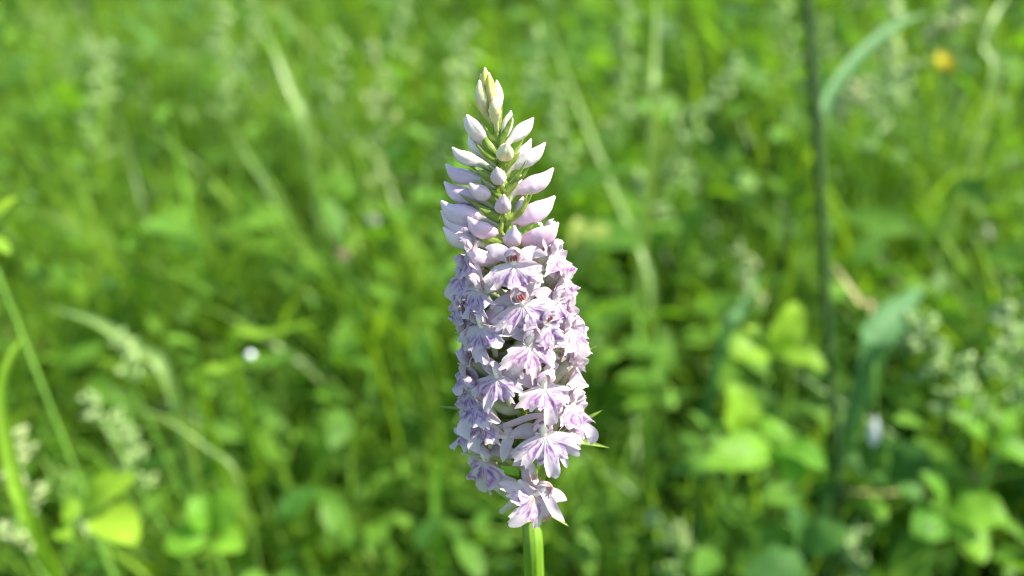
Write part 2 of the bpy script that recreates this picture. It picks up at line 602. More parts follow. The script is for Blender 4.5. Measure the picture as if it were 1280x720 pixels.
for i, (tx, ty, bx, by, w, L, sg, tint) in enumerate(BUDS):
    pr_ = math.hypot(tx - bx, ty - by)
    dep = math.sqrt(max(L * L - pr_ * pr_, 0)) * sg
    frac = min(abs(by - 90) / 220, 1)
    b0 = 2 * sg + (0 if abs(bx - ax_px(by)) > 10 else 4 * sg)
    off = b0 + 3 * sg
    ay = by + 10 + 6 * frac
    att = pxp(ax_px(ay) + 0.25 * (bx - ax_px(ay)), ay, 1.5 * sg)
    bs = pxp(bx, by, off)
    tp = pxp(tx, ty, off + dep)
    d = tp - bs
    upc = Uv * (d.length * (0.05 if ty < 160 else 0.10))
    m1 = bs + d * 0.33 - upc * 0.7
    m2 = bs + d * 0.72 - upc * (0.9 + 0.5 * random.random())
    Vb, Fb, Ab = tube([att, bs, m1, m2, tp], bud_r(w * 0.5 * S), 24, 36, 0.06, 3)
    # three seams where the folded sepals meet, each a shallow groove
    ph_ = random.random() * 8
    sm_ = []
    for q_ in range(len(Vb)):
        a_q = (q_ % 24) / 24 * 24 + ph_
        ds_ = abs(((a_q + 4) % 8) - 4)
        g_ = math.exp(-(ds_ / 0.75) ** 2) * max(0, min(1, (Ab[q_] - 0.4) * 4))
        sm_.append(g_)
    cen_ = [sum((Vb[r_ * 24 + c_] for c_ in range(24)), Vector()) / 24 for r_ in range(36)]
    Vb = [v + (cen_[q_ // 24] - v) * (0.11 * sm_[q_]) for q_, v in enumerate(Vb)]
    o = opart('bud', mesh('bud', Vb, Fb, {'v': Ab, 'seam': sm_}), [M_bud])
    k_ = 0.94 + 0.1 * random.random()
    o.color = (*[min(c * k_, 0.86) for c in tint], 1)
    # its bract
    if by > 136:
        side = d - Uv * d.dot(Uv)
        side = side.normalized() if side.length > 1e-6 else -Fv
        reach = (0.62 if by < 200 else 0.55) + 0.25 * random.random()
        bt = bs + d * reach * 0.55 + Uv * (S * random.uniform(-2, 9)) - side.cross(Uv) * (S * random.uniform(-7, 7)) * (1 if sg >= 0 else 0.6)
        if abs(sg) and pr_ < 26 and sg > 0:
            bt = bs + d * 0.35 - Uv * (S * 9)
        att2 = pxp(ax_px(ay + 4), ay + 5, 1.5 * sg)
        bract(att2, bt, S * (5.2 + 3.0 * frac), 0.05, Uv - side * 0.4)

for (bx, by, tx, ty, dt, w) in [(609, 168, 588, 126, 4, 3.5), (621, 168, 628, 130, 6, 3.5), (612, 188, 598, 156, 12, 5.5), (626, 178, 642, 142, 8, 4.5),
        (610, 197, 592, 176, 10, 3.2), (636, 203, 657, 169, 16, 2.6), (634, 208, 650, 190, 10, 5.0), (608, 217, 578, 201, 8, 3.0), (614, 226, 594, 210, 14, 5.0),
        (644, 226, 658, 199, 18, 2.4), (650, 224, 663, 206, 16, 2.2), (632, 242, 650, 223, 12, 5.6), (608, 263, 572, 241, 6, 3.2), (616, 252, 600, 222, 14, 4.4),
        (652, 262, 661, 236, 18, 2.4), (650, 268, 668, 236, 20, 2.6), (633, 278, 657, 261, 13, 6.4), (620, 274, 597, 259, 14, 6.4), (612, 304, 586, 276, 10, 3.4),
        (618, 305, 594, 292, 16, 6.4), (648, 304, 674, 268, 10, 3.6), (636, 318, 656, 300, 16, 6.0), (628, 250, 612, 236, 16, 4.5), (628, 212, 622, 190, 10, 3.5), (626, 292, 628, 268, 14, 3.5)]:
    att = pxp(ax_px(by + 8), by + 9, 3)
    mid = pxp(bx, by, dt * 0.8)
    tp = pxp(tx, ty, dt)
    v_, f_, a_ = blade([att, mid, mid.lerp(tp, 0.55) - Uv * S * 1.5, tp], Uv * 0.6 + Fv * 0.8, lanc(w * S, 0.38, 0.6), 0.6, 7, 18)
    opart('bract', mesh('bract', v_, f_, {'v': a_}), [M_bract])

# ---- open flowers -----------------------------------------------------------
MMm = 1e-3


def make_lip(seed):
    rg = np.random.default_rng(seed)
    nth, nr = 84, 20
    TH = R(112)
    midL = 6.9 + rg.uniform(-0.7, 0.6)
    sideL = 6.0 + rg.uniform(-0.6, 0.7)
    notch = R(27 + rg.uniform(-4, 4))
    ph = rg.uniform(0, 6.28, 8)
    Vl, A_v, A_m = [], [], []
    # purple marks: line pieces in (angle, radius) of the lip
    seg = []
    for sgn in (-1, 1):
        j = lambda s: rg.uniform(-s, s)
        a1, a2 = R(38 + j(4)), R(11 + j(3))
        loop = [(a1 * 0.95, 0.34), (a1 * 1.08, 0.46), (a1 * 1.0, 0.58), (a1 * 0.78, 0.67), (a1 * 0.52, 0.66), (a2 * 1.1, 0.58), (a2 * 1.3, 0.48), (a2 * 0.8, 0.38)]
        for q in range(len(loop) - 1):
            if rg.random() < 0.86:
                seg.append((loop[q], loop[q + 1], 0.17, 1.0))
        for q in range(11):
            a = rg.uniform(R(3), R(72))
            r0 = rg.uniform(0.26, 0.72)
            ln = rg.uniform(0.03, 0.10)
            seg.append(((a, r0), (a + R(rg.uniform(-9, 9)), r0 + ln), 0.14, rg.uniform(0.5, 1.0)))
        # outer loop on the side lobe, broken
        b1 = R(62 + j(5))
        ol = [(b1, 0.34), (b1 * 1.02, 0.5), (b1 * 0.9, 0.66), (b1 * 0.72, 0.74)]
        for q in range(3):
            if rg.random() < 0.7:
                seg.append((ol[q], ol[q + 1], 0.15, 0.8))
        seg = [((s0[0] * (sgn if k >= 0 else 1), s0[1]), (s1[0] * (sgn if k >= 0 else 1), s1[1]), w_, st) if k >= seg_done else (s0, s1, w_, st)
               for k, (s0, s1, w_, st) in enumerate(seg)] if (seg_done := (0 if sgn == -1 else n_first)) >= 0 else seg
        n_first = len(seg)
    for q in range(4):
        a = rg.uniform(-R(7), R(7))
        r0 = rg.uniform(0.2, 0.6)
        seg.append(((a, r0), (a, r0 + 0.09), 0.13, 0.8))
    xy_seg = []
    for s0, s1, w_, st in seg:
        p0 = np.array([math.sin(s0[0]) * s0[1] * 6.6, -math.cos(s0[0]) * s0[1] * 6.6])
        p1 = np.array([math.sin(s1[0]) * s1[1] * 6.6, -math.cos(s1[0]) * s1[1] * 6.6])
        xy_seg.append((p0, p1, w_ * 1.2, st))
    curl = rg.uniform(0.6, 1.2)
    asym = rg.uniform(-0.25, 0.25)
    for i in range(nr):
        u = i / (nr - 1)
        for jx in range(nth):
            th = -TH + 2 * TH * jx / (nth - 1)
            at = abs(th)
            lobe_m = midL * math.exp(-(th / (notch * 0.72)) ** 4)
            lobe_s = sideL * math.exp(-((at - R(58)) / R(34)) ** 4)
            rad = max(lobe_m, lobe_s, 4.9 * math.exp(-((at - notch) / R(30)) ** 4), 1.5)
            fr = 0.40 * math.sin(15 * th + ph[0] + math.sin(5 * th + ph[5])) + 0.36 * math.sin(27 * th + ph[1] + 1.5 * math.sin(7 * th)) + 0.22 * math.sin(43 * th + ph[2])
            if at < R(92):
                rad += fr * (1.0 if at > notch else 0.55)
            # keep the throat narrow
            neck = 0.42 + 0.58 * min(1, u * 1.8)
            r = rad * u
            x = math.sin(th) * r * (neck if u < 0.55 else 1)
            y = -math.cos(th) * r
            # relief: ridge at the middle, side lobes bent back, ruffled rim
            z = 1.4 * u - 0.07 * r * r * curl * 0.55
            z -= 0.42 * max(at - notch, 0) * r * 0.55 * (1 + asym * (1 if th > 0 else -1))
            z += 0.85 * u ** 2 * math.sin(6.3 * th + ph[3]) + 0.55 * u ** 4 * math.sin(16 * th + ph[4])
            z += 0.35 * math.exp(-(th / 0.16) ** 2) * u * (1 - u)
            Vl.append((x * MMm, y * MMm, z * MMm))
            A_v.append(u)
            p = np.array([math.sin(th) * r, -math.cos(th) * r])
            mk = 0.0
            for p0, p1, w_, st in xy_seg:
                dd = p1 - p0
                tt = np.clip(np.dot(p - p0, dd) / max(np.dot(dd, dd), 1e-9), 0, 1)
                ds = np.linalg.norm(p - p0 - dd * tt)
                if ds < 0.6:
                    mk = max(mk, st * math.exp(-(ds / w_) ** 2))
            A_m.append(mk)
    return mesh('lip', Vl, grid_faces(nr, nth), {'v': A_v, 'mark': A_m})


def make_sepal(seed, sgn):
    rg = random.Random(seed)
    j = lambda s: rg.uniform(-s, s)
    up = rg.uniform(0.3, 3.2)
    up = min(up, 2.2)
    pts_ = [(sgn * 0.7, 0.6, -0.9), (sgn * 2.4, 1.3 + up * 0.2, -0.6 + j(.4)), (sgn * 4.4, 1.6 + up * 0.6, -0.5 + j(.7)), (sgn * 6.5, 1.4 + up + j(.5), 0.2 + j(1.2))]
    v_, f_, a_ = blade([Vector(p) * MMm for p in pts_], (0, 0.25, 1), lanc(1.75 * MMm, 0.42, 0.45, 1.2), -0.28 + j(.25), 9, 18, 0.18, 1.4, j(3), twist=sgn * j(0.5))
    return mesh('sepal', v_, f_, {'v': a_})


def make_hood(seed):
    rg = random.Random(seed)
    j = lambda s: rg.uniform(-s, s)
    V_, F_, A_ = [], [], []
    # upper sepal arched over the mouth, and the two petals under it
    blade([Vector(p) * MMm for p in ((0, 0.4, -1.1), (0, 2.4, -0.7), (0, 3.9, 0.6), (0, 3.7 + j(.3), 2.4))], (0, -0.4, 1), lanc(2.1 * MMm, 0.5, 0.5, 1.3), 0.55, 9, 16, V=V_, F=F_, A=A_)
    for s in (-1, 1):
        blade([Vector(p) * MMm for p in ((s * 0.5, 0.3, -0.9), (s * 1.5, 1.7, -0.2), (s * 1.5, 3.0, 1.0), (s * 0.5, 3.1 + j(.3), 2.5))], (-s * 0.9, -0.3, 0.6), lanc(1.35 * MMm, 0.45, 0.5, 1.3), 0.4, 7, 14, V=V_, F=F_, A=A_)
    return mesh('hood', V_, F_, {'v': A_})


def make_flower_body(seed):
    rg = random.Random(seed)
    V_, F_, A_ = [], [], []
    L_ = 12.0
    tube([Vector(p) * MMm for p in ((0, -4.6, -L_), (0, -3.3, -6.2), (0, -1.2, -3.2), (0, 0.3, -0.9))], [0.7 * MMm, 1.25 * MMm, 1.3 * MMm, 0.8 * MMm], 12, 18, 0.10, 3, V_, F_, A_)
    tube([Vector(p) * MMm for p in ((0, -0.3, -0.6), (0, -1.6, -1.9), (0, -4.2, -3.0), (0, -7.0, -3.4))], [1.1 * MMm, 1.0 * MMm, 0.8 * MMm, 0.5 * MMm], 10, 14, 0, 3, V_, F_, A_)
    n0 = len(F_)
    tube([Vector(p) * MMm for p in ((0, -0.4, -0.6), (0, 0.9, -0.1), (0, 2.1, 0.7))], [0.8 * MMm, 0.85 * MMm, 0.45 * MMm], 10, 8, 0, 3, V_, F_, A_)
    n1 = len(F_)
    for sx in ((-1, 0.1, 1) if seed == 0 else ()):
        tube([Vector(p) * MMm for p in ((sx * 0.5, 0.55, 0.55), (sx * 0.48, 1.2, 0.95), (sx * 0.42, 1.75, 1.1))], [0.16 * MMm, 0.24 * MMm, 0.14 * MMm], 6, 5, 0, 3, V_, F_, A_)
    mi = [0] * n0 + [1] * (n1 - n0) + [2] * (len(F_) - n1)
    me = mesh('flower', V_, F_, {'v': A_}, mat_idx=mi)
    return me


NV = 8
LIPS = [make_lip(40 + k) for k in range(NV)]
SEPL = [make_sepal(60 + k, -1) for k in range(NV)]
SEPR = [make_sepal(80 + k, 1) for k in range(NV)]
HOOD = [make_hood(100 + k) for k in range(NV)]
BODY = [make_flower_body(s) for s in range(3)]
for ml, mat in ((LIPS, M_lip), (SEPL, M_pet), (SEPR, M_pet), (HOOD, M_pet)):
    for me in ml:
        me.materials.append(mat)
for me in BODY:
    for m_ in (M_ovary, M_pollen, M_stigma):
        me.materials.append(m_)


def rho_px(py):
    return float(np.interp(py, [290, 340, 420, 480, 540, 610], [50, 60, 67, 70, 64, 44]))


nflower = 0


def flower(px=None, py=0, phi=None, roll=0.0, tilt=0.0, sc=1.0, yaw=0.0, withered=False, back=False):
    """mouth at photograph place (px, py) on the spike's surface; phi given = compass angle round the spike"""
    global nflower
    a, f, r = axis_frame(py)
    rho = rho_px(py)
    if phi is None:
        q = (px - ax_px(py)) * (1.12 if abs(px - ax_px(py)) > 32 else 1.0) / rho
        q = max(-1, min(1, q))
        phi = math.asin(q)
        if back:
            phi = math.pi - phi
    d = f * math.cos(phi) + r * math.sin(phi)
    pos = axis(py) + d * rho * S
    X = a.cross(d).normalized()
    M3 = Matrix((X, a, d)).transposed()
    k = nflower
    nflower += 1
    rj = random.Random(k * 13 + 5)
    roll += rj.uniform(-11, 11)
    tilt += rj.uniform(-10, 14)
    yaw += rj.uniform(-14, 14)
    rot = M3 @ Matrix.Rotation(R(yaw), 3, 'Y') @ Matrix.Rotation(R(tilt), 3, 'X') @ Matrix.Rotation(R(roll), 3, 'Z')
    sc *= 1.12
    M4 = Matrix.Translation(pos - ORCH) @ rot.to_4x4() @ Matrix.Scale(sc, 4)
    rr = random.Random(k * 7 + 1)
    b = bpy.data.objects.new('flower', BODY[(0, 1, 2, 1, 2)[k % 5]])
    col.objects.link(b)
    b.parent = orchid
    b.matrix_basis = M4
    ids = [rr.randrange(NV) for _ in range(4)]
    for nm, me in (('lip', LIPS[(k * 3) % NV]), ('sepal', SEPL[ids[1]]), ('sepal', SEPR[ids[2]]), ('hood', HOOD[ids[3]])):
        if withered:
            me = me.copy()
            me.materials[0] = M_lipw if nm == 'lip' else M_petw
        c = bpy.data.objects.new(nm, me)
        col.objects.link(c)
        c.parent = b
        if nm == 'lip':
            c.matrix_basis = Matrix.Rotation(R(rr.uniform(-40, 2)), 4, 'X') @ Matrix.Rotation(R(rr.uniform(-8, 8)), 4, 'Z')
        elif nm == 'sepal':
            c.matrix_basis = Matrix.Scale(0.86, 4) @ Matrix.Rotation(R(rr.uniform(0, 34)) * (1 if me in SEPR else -1), 4, 'Y') @ Matrix.Rotation(R(rr.uniform(-20, 16)) * (1 if me in SEPR else -1), 4, 'Z')
        elif nm == 'hood':
            c.matrix_basis = Matrix.Scale(0.84, 4)
    # bract from below the ovary
    att = axis(py + 38) + d * (6 * S)
    sidev = a.cross(d) * rr.choice((-1, 1))
    tip = axis(py + 10) + d * (rho * S * rr.uniform(0.75, 1.15)) + sidev * (S * rr.uniform(12, 26)) - a * (S * rr.uniform(-6, 14))
    bract(att, tip, S * 7, 0.03, a - d * 0.3)
    return b


FL = [
    dict(px=641, py=322), dict(px=686, py=322, roll=8, tilt=-6), dict(px=592, py=308, roll=-6),
    dict(px=584, py=332, roll=-8), dict(px=603, py=350, roll=-6), dict(px=651, py=369, sc=1.05, roll=10),
    dict(px=694, py=348, roll=10), dict(px=688, py=374, roll=6), dict(px=607, py=394, roll=4),
    dict(px=583, py=368, roll=-8), dict(px=586, py=410, roll=-6), dict(px=660, py=416, sc=1.08, roll=-4),
    dict(px=702, py=412, sc=1.05, roll=6), dict(px=621, py=452, roll=-10), dict(px=677, py=468, roll=4),
    dict(px=712, py=458, sc=1.05, roll=8), dict(px=590, py=446, roll=-6), dict(px=598, py=472, roll=-10),
    dict(px=708, py=500, sc=1.1, roll=6), dict(px=610, py=506, sc=.9, roll=-14, withered=True), dict(px=594, py=526, sc=1.05, roll=-8, yaw=20), dict(px=678, py=524, sc=1.15, roll=4),
    dict(px=610, py=562, sc=1.2, roll=-14, yaw=12), dict(px=668, py=600, sc=1.1, roll=-50, withered=True), dict(px=722, py=516, roll=6, yaw=-14),
    dict(px=678, py=396, sc=.95, roll=4), dict(px=702, py=386, roll=10),
        dict(px=604, py=484, sc=1.05, roll=-4), dict(px=580, py=390, sc=.95, roll=-8),
    dict(px=584, py=346, sc=.95, roll=-4),
]
for k in FL:
    flower(**k)
for k in range(30):      # the far side of the spike
    py = 300 + k * 8.4
    ang = math.pi / 2 + 0.25 + ((k * 0.618034 * 1.0) % 1.0) * (math.pi - 0.5)
    flower(py=py, phi=ang, roll=random.uniform(-10, 10), sc=random.uniform(0.85, 1.02))

# long bracts that stand out of the spike
for (bx, by, tx, ty, dt, w) in [(690, 548, 763, 560, 18, 6.0), (705, 545, 754, 512, 4, 5.0), (610, 520, 548, 508, -22, 4.0), (612, 552, 566, 529, -22, 4.0),
                                (668, 628, 711, 658, 16, 7.0), (676, 598, 690, 556, 22, 6), (640, 580, 590, 572, 26, 3.5), (652, 515, 668, 488, 30, 6.5),
                                (706, 455, 748, 432, 10, 3.0), (640, 330, 656, 300, 12, 4)]:
    att = pxp(ax_px(by + 10), by + 12, 5 if dt > 0 else -5)
    mid = pxp(bx, by, dt * 0.7)
    tp = pxp(tx, ty, dt)
    v_, f_, a_ = blade([att, mid, mid.lerp(tp, 0.5) + Uv * S * 2, tp], Uv * 0.6 - Fv, lanc(w * S, 0.35, 0.5), 0.5, 7, 18)
    opart('bract', mesh('bract', v_, f_, {'v': a_}), [M_bract])

# drooping straps of the lowest flowers
for pts_, w, mt in [([(692, 519, 62), (664, 521, 58), (640, 530, 54), (617, 535, 50)], 4.2, M_pet), ([(632, 528, 50), (636, 545, 54), (632, 560, 56), (628, 578, 54)], 7.0, M_pet),
                    ([(672, 606, 50), (684, 622, 52), (694, 640, 50), (706, 652, 46)], 6.5, M_pet), ([(690, 556, 58), (700, 566, 56), (706, 576, 52), (709, 585, 48)], 5.0, M_pet),
                    ([(668, 600, 46), (664, 584, 50), (652, 578, 52), (640, 582, 50)], 5.5, M_petw), ([(728, 530, 34), (736, 538, 34), (740, 546, 32), (738, 556, 30)], 8.0, M_pet)]:
    p3 = [pxp(*p) for p in pts_]
    v_, f_, a_ = blade(p3, Uv * 0.5 - Fv, lanc(w * S, 0.55, 0.5, 1.4), 0.35, 7, 18, 0.15, 1.5, 1.0)
    opart('sepal', mesh('sepal', v_, f_, {'v': a_}), [mt])

# ------------------------------------------------------------------ meadow: single plants one can pick out


def rootxy(p, dx=0.0, dy=0.03):
    x, y = p.x + dx, p.y + dy
    return Vector((x, y, ground_z(x, y) - 0.004))


def leaf_mesh(base, tip, w, nrm, cup=0.25, sag=0.12, serr=0.10, peak=0.42, ruffle=0.08):
    d = tip - base
    nn = Vector(nrm).normalized()
    m1 = base + d * 0.35 + nn * d.length * sag
    m2 = base + d * 0.72 + nn * d.length * sag * 0.8
    wf = lanc(w, peak, 0.25, 1.25)
    n = 17

    def wid(u):
        return wf(u) * (1 + serr * math.sin(u * 60))
    v_, f_, a_ = blade([base, m1, m2, tip], nn, wid, cup, 7, n, ruffle, 2.0, random.random() * 6)
    return v_, f_, a_


def herb(label, joint, leaves, t, mat, name='leafy_herb', cat='plant', stemw=1.3e-3, group=None, dy=0.03, dx=0.0, extra=None):
    """joint (px,py): where the leaf stalks meet; leaves: list of (base px,py, tip px,py, half width px, depth change px)"""
    J = P(*joint, t)
    base = rootxy(J, dx, dy)
    root = empty(name, base, label, cat, group)
    inv = Matrix.Translation(-base)
    v_, f_, a_ = tube([base, base.lerp(J, 0.5) + Vector((0.004, 0, 0)), J], [stemw * 1.2, stemw, stemw * 0.7], 8, 14)
    o = new_obj('stem', mesh('herb_stem', v_, f_, {'v': a_}), root, [M_greenstem])
    o.matrix_parent_inverse = inv
    for (bx, by, tx, ty, w, dd) in leaves:
        B = P(bx, by, t)
        T = P(tx, ty, t - dd * mm(t))
        d = (T - B).normalized()
        nn = (Vector((0, 0, 1)) * 0.8 - Fv * 0.45 + Rv * 0.45)
        nn = nn - d * nn.dot(d)
        v_, f_, a_ = leaf_mesh(B, T, w * mm(t), nn)
        if (B - J).length > 0.002:
            tube([J, J.lerp(B, 0.5) - Uv * 0.001, B], [stemw * 0.6, stemw * 0.5, stemw * 0.5], 6, 6, V=v_, F=f_, A=a_)
        o = new_obj('leaf', mesh('leaf', v_, f_, {'v': a_}), root, [mat])
        o.matrix_parent_inverse = inv
    return root


herb('bright three-leaved herb with pointed yellow-green leaves, beside the tall dark grass stem', (964, 440), [(966, 436, 996, 376, 22, 10), (958, 442, 912, 444, 20, 20), (970, 444, 1034, 462, 19, 25), (960, 432, 930, 408, 9, 0)], 0.43, M_bright)
herb('single round pale green leaf held upright below the three-leaved herb', (918, 545), [(918, 545, 915, 478, 31, 0)], 0.42, M_bright, 'round_leaf_herb')
herb('broad flat mid-green leaves spread in a tier under the round leaf', (965, 565), [(965, 562, 880, 582, 24, 40), (968, 560, 1032, 588, 26, 45), (965, 552, 975, 528, 28, -10), (972, 566, 990, 606, 24, 40)], 0.41, M_mid)
herb('lit three-leaved herb with yellow-green leaves beside the pale panicle', (104, 640), [(106, 636, 172, 596, 21, 15), (120, 642, 172, 680, 25, 35), (100, 636, 78, 640, 17, 5), (96, 668, 66, 664, 12, 5)], 0.38, M_bright)
herb('low herb with two pairs of rounded mid-green leaves', (262, 668), [(262, 660, 238, 622, 20, 10), (266, 656, 304, 618, 24, 10), (256, 672, 206, 684, 20, 20), (268, 674, 304, 688, 19, 20)], 0.42, M_mid)
herb('bright leaf sprout curling in beside the tall left grass', (-20, 300), [(-20, 292, 22, 246, 8, 0), (-20, 296, 14, 318, 9, 0)], 0.34, M_bright, 'leaf_sprout')
herb('yellow-green herb with an upright folded leaf under the seed panicle', (1245, 560), [(1240, 560, 1185, 520, 20, 10), (1246, 556, 1262, 505, 14, 0), (1248, 560, 1290, 575, 22, 10)], 0.42, M_mid)
herb('pale rounded leaves low beside the folded leaf herb', (1180, 640), [(1180, 636, 1150, 590, 16, 5), (1186, 640, 1262, 650, 30, 30), (1176, 645, 1140, 668, 22, 20), (1186, 652, 1230, 704, 28, 30)], 0.42, M_mid)
herb('yellowing leaf beside the orchid spike at bud height', (720, 330), [(720, 322, 760, 282, 20, 5), (716, 318, 722, 272, 14, 0)], 0.62, M_yleaf, 'yellowing_herb')
herb('dark green leaves low behind the tall grass stem', (1000, 690), [(1000, 690, 930, 740, 26, 30), (1004, 684, 1060, 660, 22, 20), (998, 680, 985, 630, 20, 0)], 0.42, M_herbdark, 'dark_leafy_herb')
herb('lobed dark herb leaves under the drooping white bud', (1110, 600), [(1108, 596, 1056, 580, 24, 15), (1112, 594, 1160, 560, 24, 15), (1110, 590, 1104, 545, 22, 0), (1114, 602, 1150, 630, 22, 20)], 0.46, M_herbdark, 'dark_herb')

# tall grass stem with its bent blue-green blade
base_p = P(1044, 660, 0.46)
base = rootxy(base_p, 0.01, 0.03)
tg = empty('tall_grass_stem', base, 'tall dark green grass stem standing well above the meadow with one bent blade', 'grass stem')
inv = Matrix.Translation(-base)
sp = [base, base_p, P(1036, 440, 0.455), P(1028, 280, 0.45), P(1020, 140, 0.445), P(1012, 40, 0.44), P(1006, -60, 0.435), P(998, -200, 0.43)]
v_, f_, a_ = tube(sp, [2.7e-3, 2.8e-3, 2.9e-3, 3.0e-3, 3.4e-3, 2.8e-3, 2.7e-3, 2.2e-3], 12, 60)
o = new_obj('stalk', mesh('stalk', v_, f_, {'v': a_}), tg, [M_tallstem]); o.matrix_parent_inverse = inv
v_, f_, a_ = tube([P(1025, 165, .446), P(1024, 150, .446), P(1022, 132, .445)], [2.8e-3, 3.8e-3, 2.6e-3], 12, 8)
o = new_obj('node', mesh('node', v_, f_, {'v': a_}), tg, [M_tallstem]); o.matrix_parent_inverse = inv
v_, f_, a_ = blade([P(1026, 158, .446), P(1040, 116, .47), P(1075, 72, .49), P(1120, 34, .51), P(1168, 14, .53)], Uv - Fv, lanc(9 * mm(.49), 0.55, 0.45), 0.5, 5, 26)
o = new_obj('blade', mesh('grass_blade', v_, f_, {'v': a_}), tg, [M_blue]); o.matrix_parent_inverse = inv

# buttercup
bc = P(1178, 84, 0.74)
base = rootxy(bc, 0.02, 0.02)
bt = empty('buttercup', base, 'yellow buttercup flower on a thin stem in the grass', 'flower')
inv = Matrix.Translation(-base)
v_, f_, a_ = tube([base, base.lerp(bc, 0.5) + Vector((0.01, 0, 0)), bc], [1.2e-3, 1e-3, 0.9e-3], 8, 14)
o = new_obj('stem', mesh('buttercup_stem', v_, f_, {'v': a_}), bt, [M_greenstem]); o.matrix_parent_inverse = inv
nb = (Vector((0, 0, 1)) * 0.75 - Fv * 0.7 + Vector((0.2, 0, 0))).normalized()
q1 = nb.orthogonal().normalized(); q2 = nb.cross(q1)
for k in range(5):
    d = q1 * math.cos(k * 1.2566) + q2 * math.sin(k * 1.2566)
    v_, f_, a_ = blade([bc, bc + d * 0.004 + nb * 0.002, bc + d * 0.009 + nb * 0.005, bc + d * 0.012 + nb * 0.0085], nb, lanc(6.2e-3, 0.62, 0.3, 2.2), 0.2, 7, 10)
    o = new_obj('petal', mesh('petal', v_, f_, {'v': a_}), bt, [M_yellow]); o.matrix_parent_inverse = inv
v_, f_, a_ = tube([bc, bc + nb * 0.003, bc + nb * 0.006], [3e-3, 3.6e-3, 1.5e-3], 12, 8, 0.1, 6)
o = new_obj('flower_centre', mesh('flower_centre', v_, f_, {'v': a_}), bt, [M_yellow]); o.matrix_parent_inverse = inv


# distinct blades, each a thing
def grass_blade(label, pts_, w, mat, name='grass_shoot', cat='grass shoot', nrm=None, peak=0.5, base_w=0.45):
    p3 = [P(*p) for p in pts_]
    low = min(p3, key=lambda v: v.z)
    base_ = rootxy(low, random.uniform(-.01, .01), 0.02)
    if p3[0] is not low:
        p3 = p3[::-1]
    full = [base_, base_.lerp(p3[0], 0.55) + Vector((0, 0.004, 0))] + p3
    n0 = len(full) - 1
    nrm = (Uv * 0.5 - Fv) if nrm is None else nrm
    v_, f_, a_ = blade(full, nrm, lanc(w, peak, base_w), 0.4, 5, 34)
    v_ = [v - base_ for v in v_]
    o_ = new_obj(name, mesh(name, v_, f_, {'v': a_}), None, [mat], base_)
    o_['label'] = label
    o_['category'] = cat
    return o_


grass_blade('long pale grass blade slanting down behind the orchid buds', [(815, 360, .62), (765, 230, .66), (715, 110, .7), (676, 8, .76)], 3.2e-3, M_pale)
grass_blade('upright pale grass blade standing among the seed heads', [(818, 130, .6), (820, 90, .6), (822, 30, .6), (820, -10, .6)], 3.2e-3, M_pale)
grass_blade('short pale blade slanting in the open grass', [(384, 158, .7), (368, 120, .7), (348, 72, .7), (330, 40, .72)], 4.5e-3, M_pale)
grass_blade('broad pale blade arching over a dark hollow', [(212, 474, .46), (170, 436, .47), (120, 402, .48), (60, 384, .5)], 4.2e-3, M_pale)
grass_blade('slim lit blade lying nearly level over yellow-green grass', [(290, 430, .5), (330, 418, .5), (370, 408, .5), (404, 398, .5)], 3.0e-3, M_bright)
grass_blade('tall bright grass leaf rising at the meadow edge', [(44, 660, .33), (16, 580, .33), (4, 500, .33), (12, 450, .33), (34, 415, .34)], 3.4e-3, M_bright)
grass_blade('dry straw stalk leaning beside the tall dark stem', [(1090, 400, .5), (1074, 376, .5), (1056, 350, .5), (1038, 326, .5)], 2.6e-3, M_straw, 'straw_stalk', 'straw')
grass_blade('wide grey-green folded blade pointing up beside the straw stalk', [(1086, 452, .45), (1092, 425, .45), (1118, 395, .46), (1154, 358, .48)], 10e-3, M_blue, peak=0.74, base_w=0.12)
grass_blade('pale blade crossing the grass above the broad arching blade', [(255, 70, .9), (200, 66, .9), (140, 64, .9), (80, 70, .95)], 5e-3, M_pale)
grass_blade('narrow upright blade beside the orchid stem', [(548, 672, .5), (546, 630, .5), (548, 590, .5), (556, 560, .5)], 3.2e-3, M_mid)
grass_blade('green blade drooping among the lit tall grass at the corner', [(1240, 110, .6), (1232, 60, .6), (1244, 20, .6), (1262, -10, .62)], 4e-3, M_pale)
grass_blade('thin straw stem lying low across the dark herbs', [(1280, 590, .5), (1190, 604, .5), (1110, 616, .5), (1040, 622, .52)], 1.2e-3, M_straw, 'straw_stalk', 'straw')
grass_blade('arching pale stalk over the low rounded herb', [(300, 600, .45), (260, 560, .45), (200, 520, .46), (130, 500, .48)], 1.3e-3, M_pale, 'straw_stalk', 'straw')
grass_blade('blue-green blade tilted behind the three-leaved herb', [(905, 420, .55), (925, 390, .55), (940, 360, .56), (950, 340, .57)], 4.5e-3, M_blue)
grass_blade('long vertical blade beside the dark hollow behind the orchid', [(806, 540, .6), (802, 460, .6), (800, 400, .62), (796, 340, .64)], 3.6e-3, M_mid)
grass_blade('slender blade leaning over the grass beside the pale slanting one', [(250, 330, .7), (235, 250, .72), (222, 190, .75), (200, 120, .8)], 3.2e-3, M_mid)


# seed heads
def octa(V, F, A, c, d, L, w, rv):
    d = d.normalized()
    s = d.orthogonal().normalized()
    b = d.cross(s)
    o = len(V)
    V.append(c); A.append(rv)
    for k in range(5):
        a = k * 1.2566
        V.append(c + d * L * 0.42 + (s * math.cos(a) + b * math.sin(a)) * w); A.append(rv)
    V.append(c + d * L); A.append(rv)
    for k in range(5):
        k2 = (k + 1) % 5
        F.append((o, o + 1 + k2, o + 1 + k))
        F.append((o + 6, o + 1 + k, o + 1 + k2))


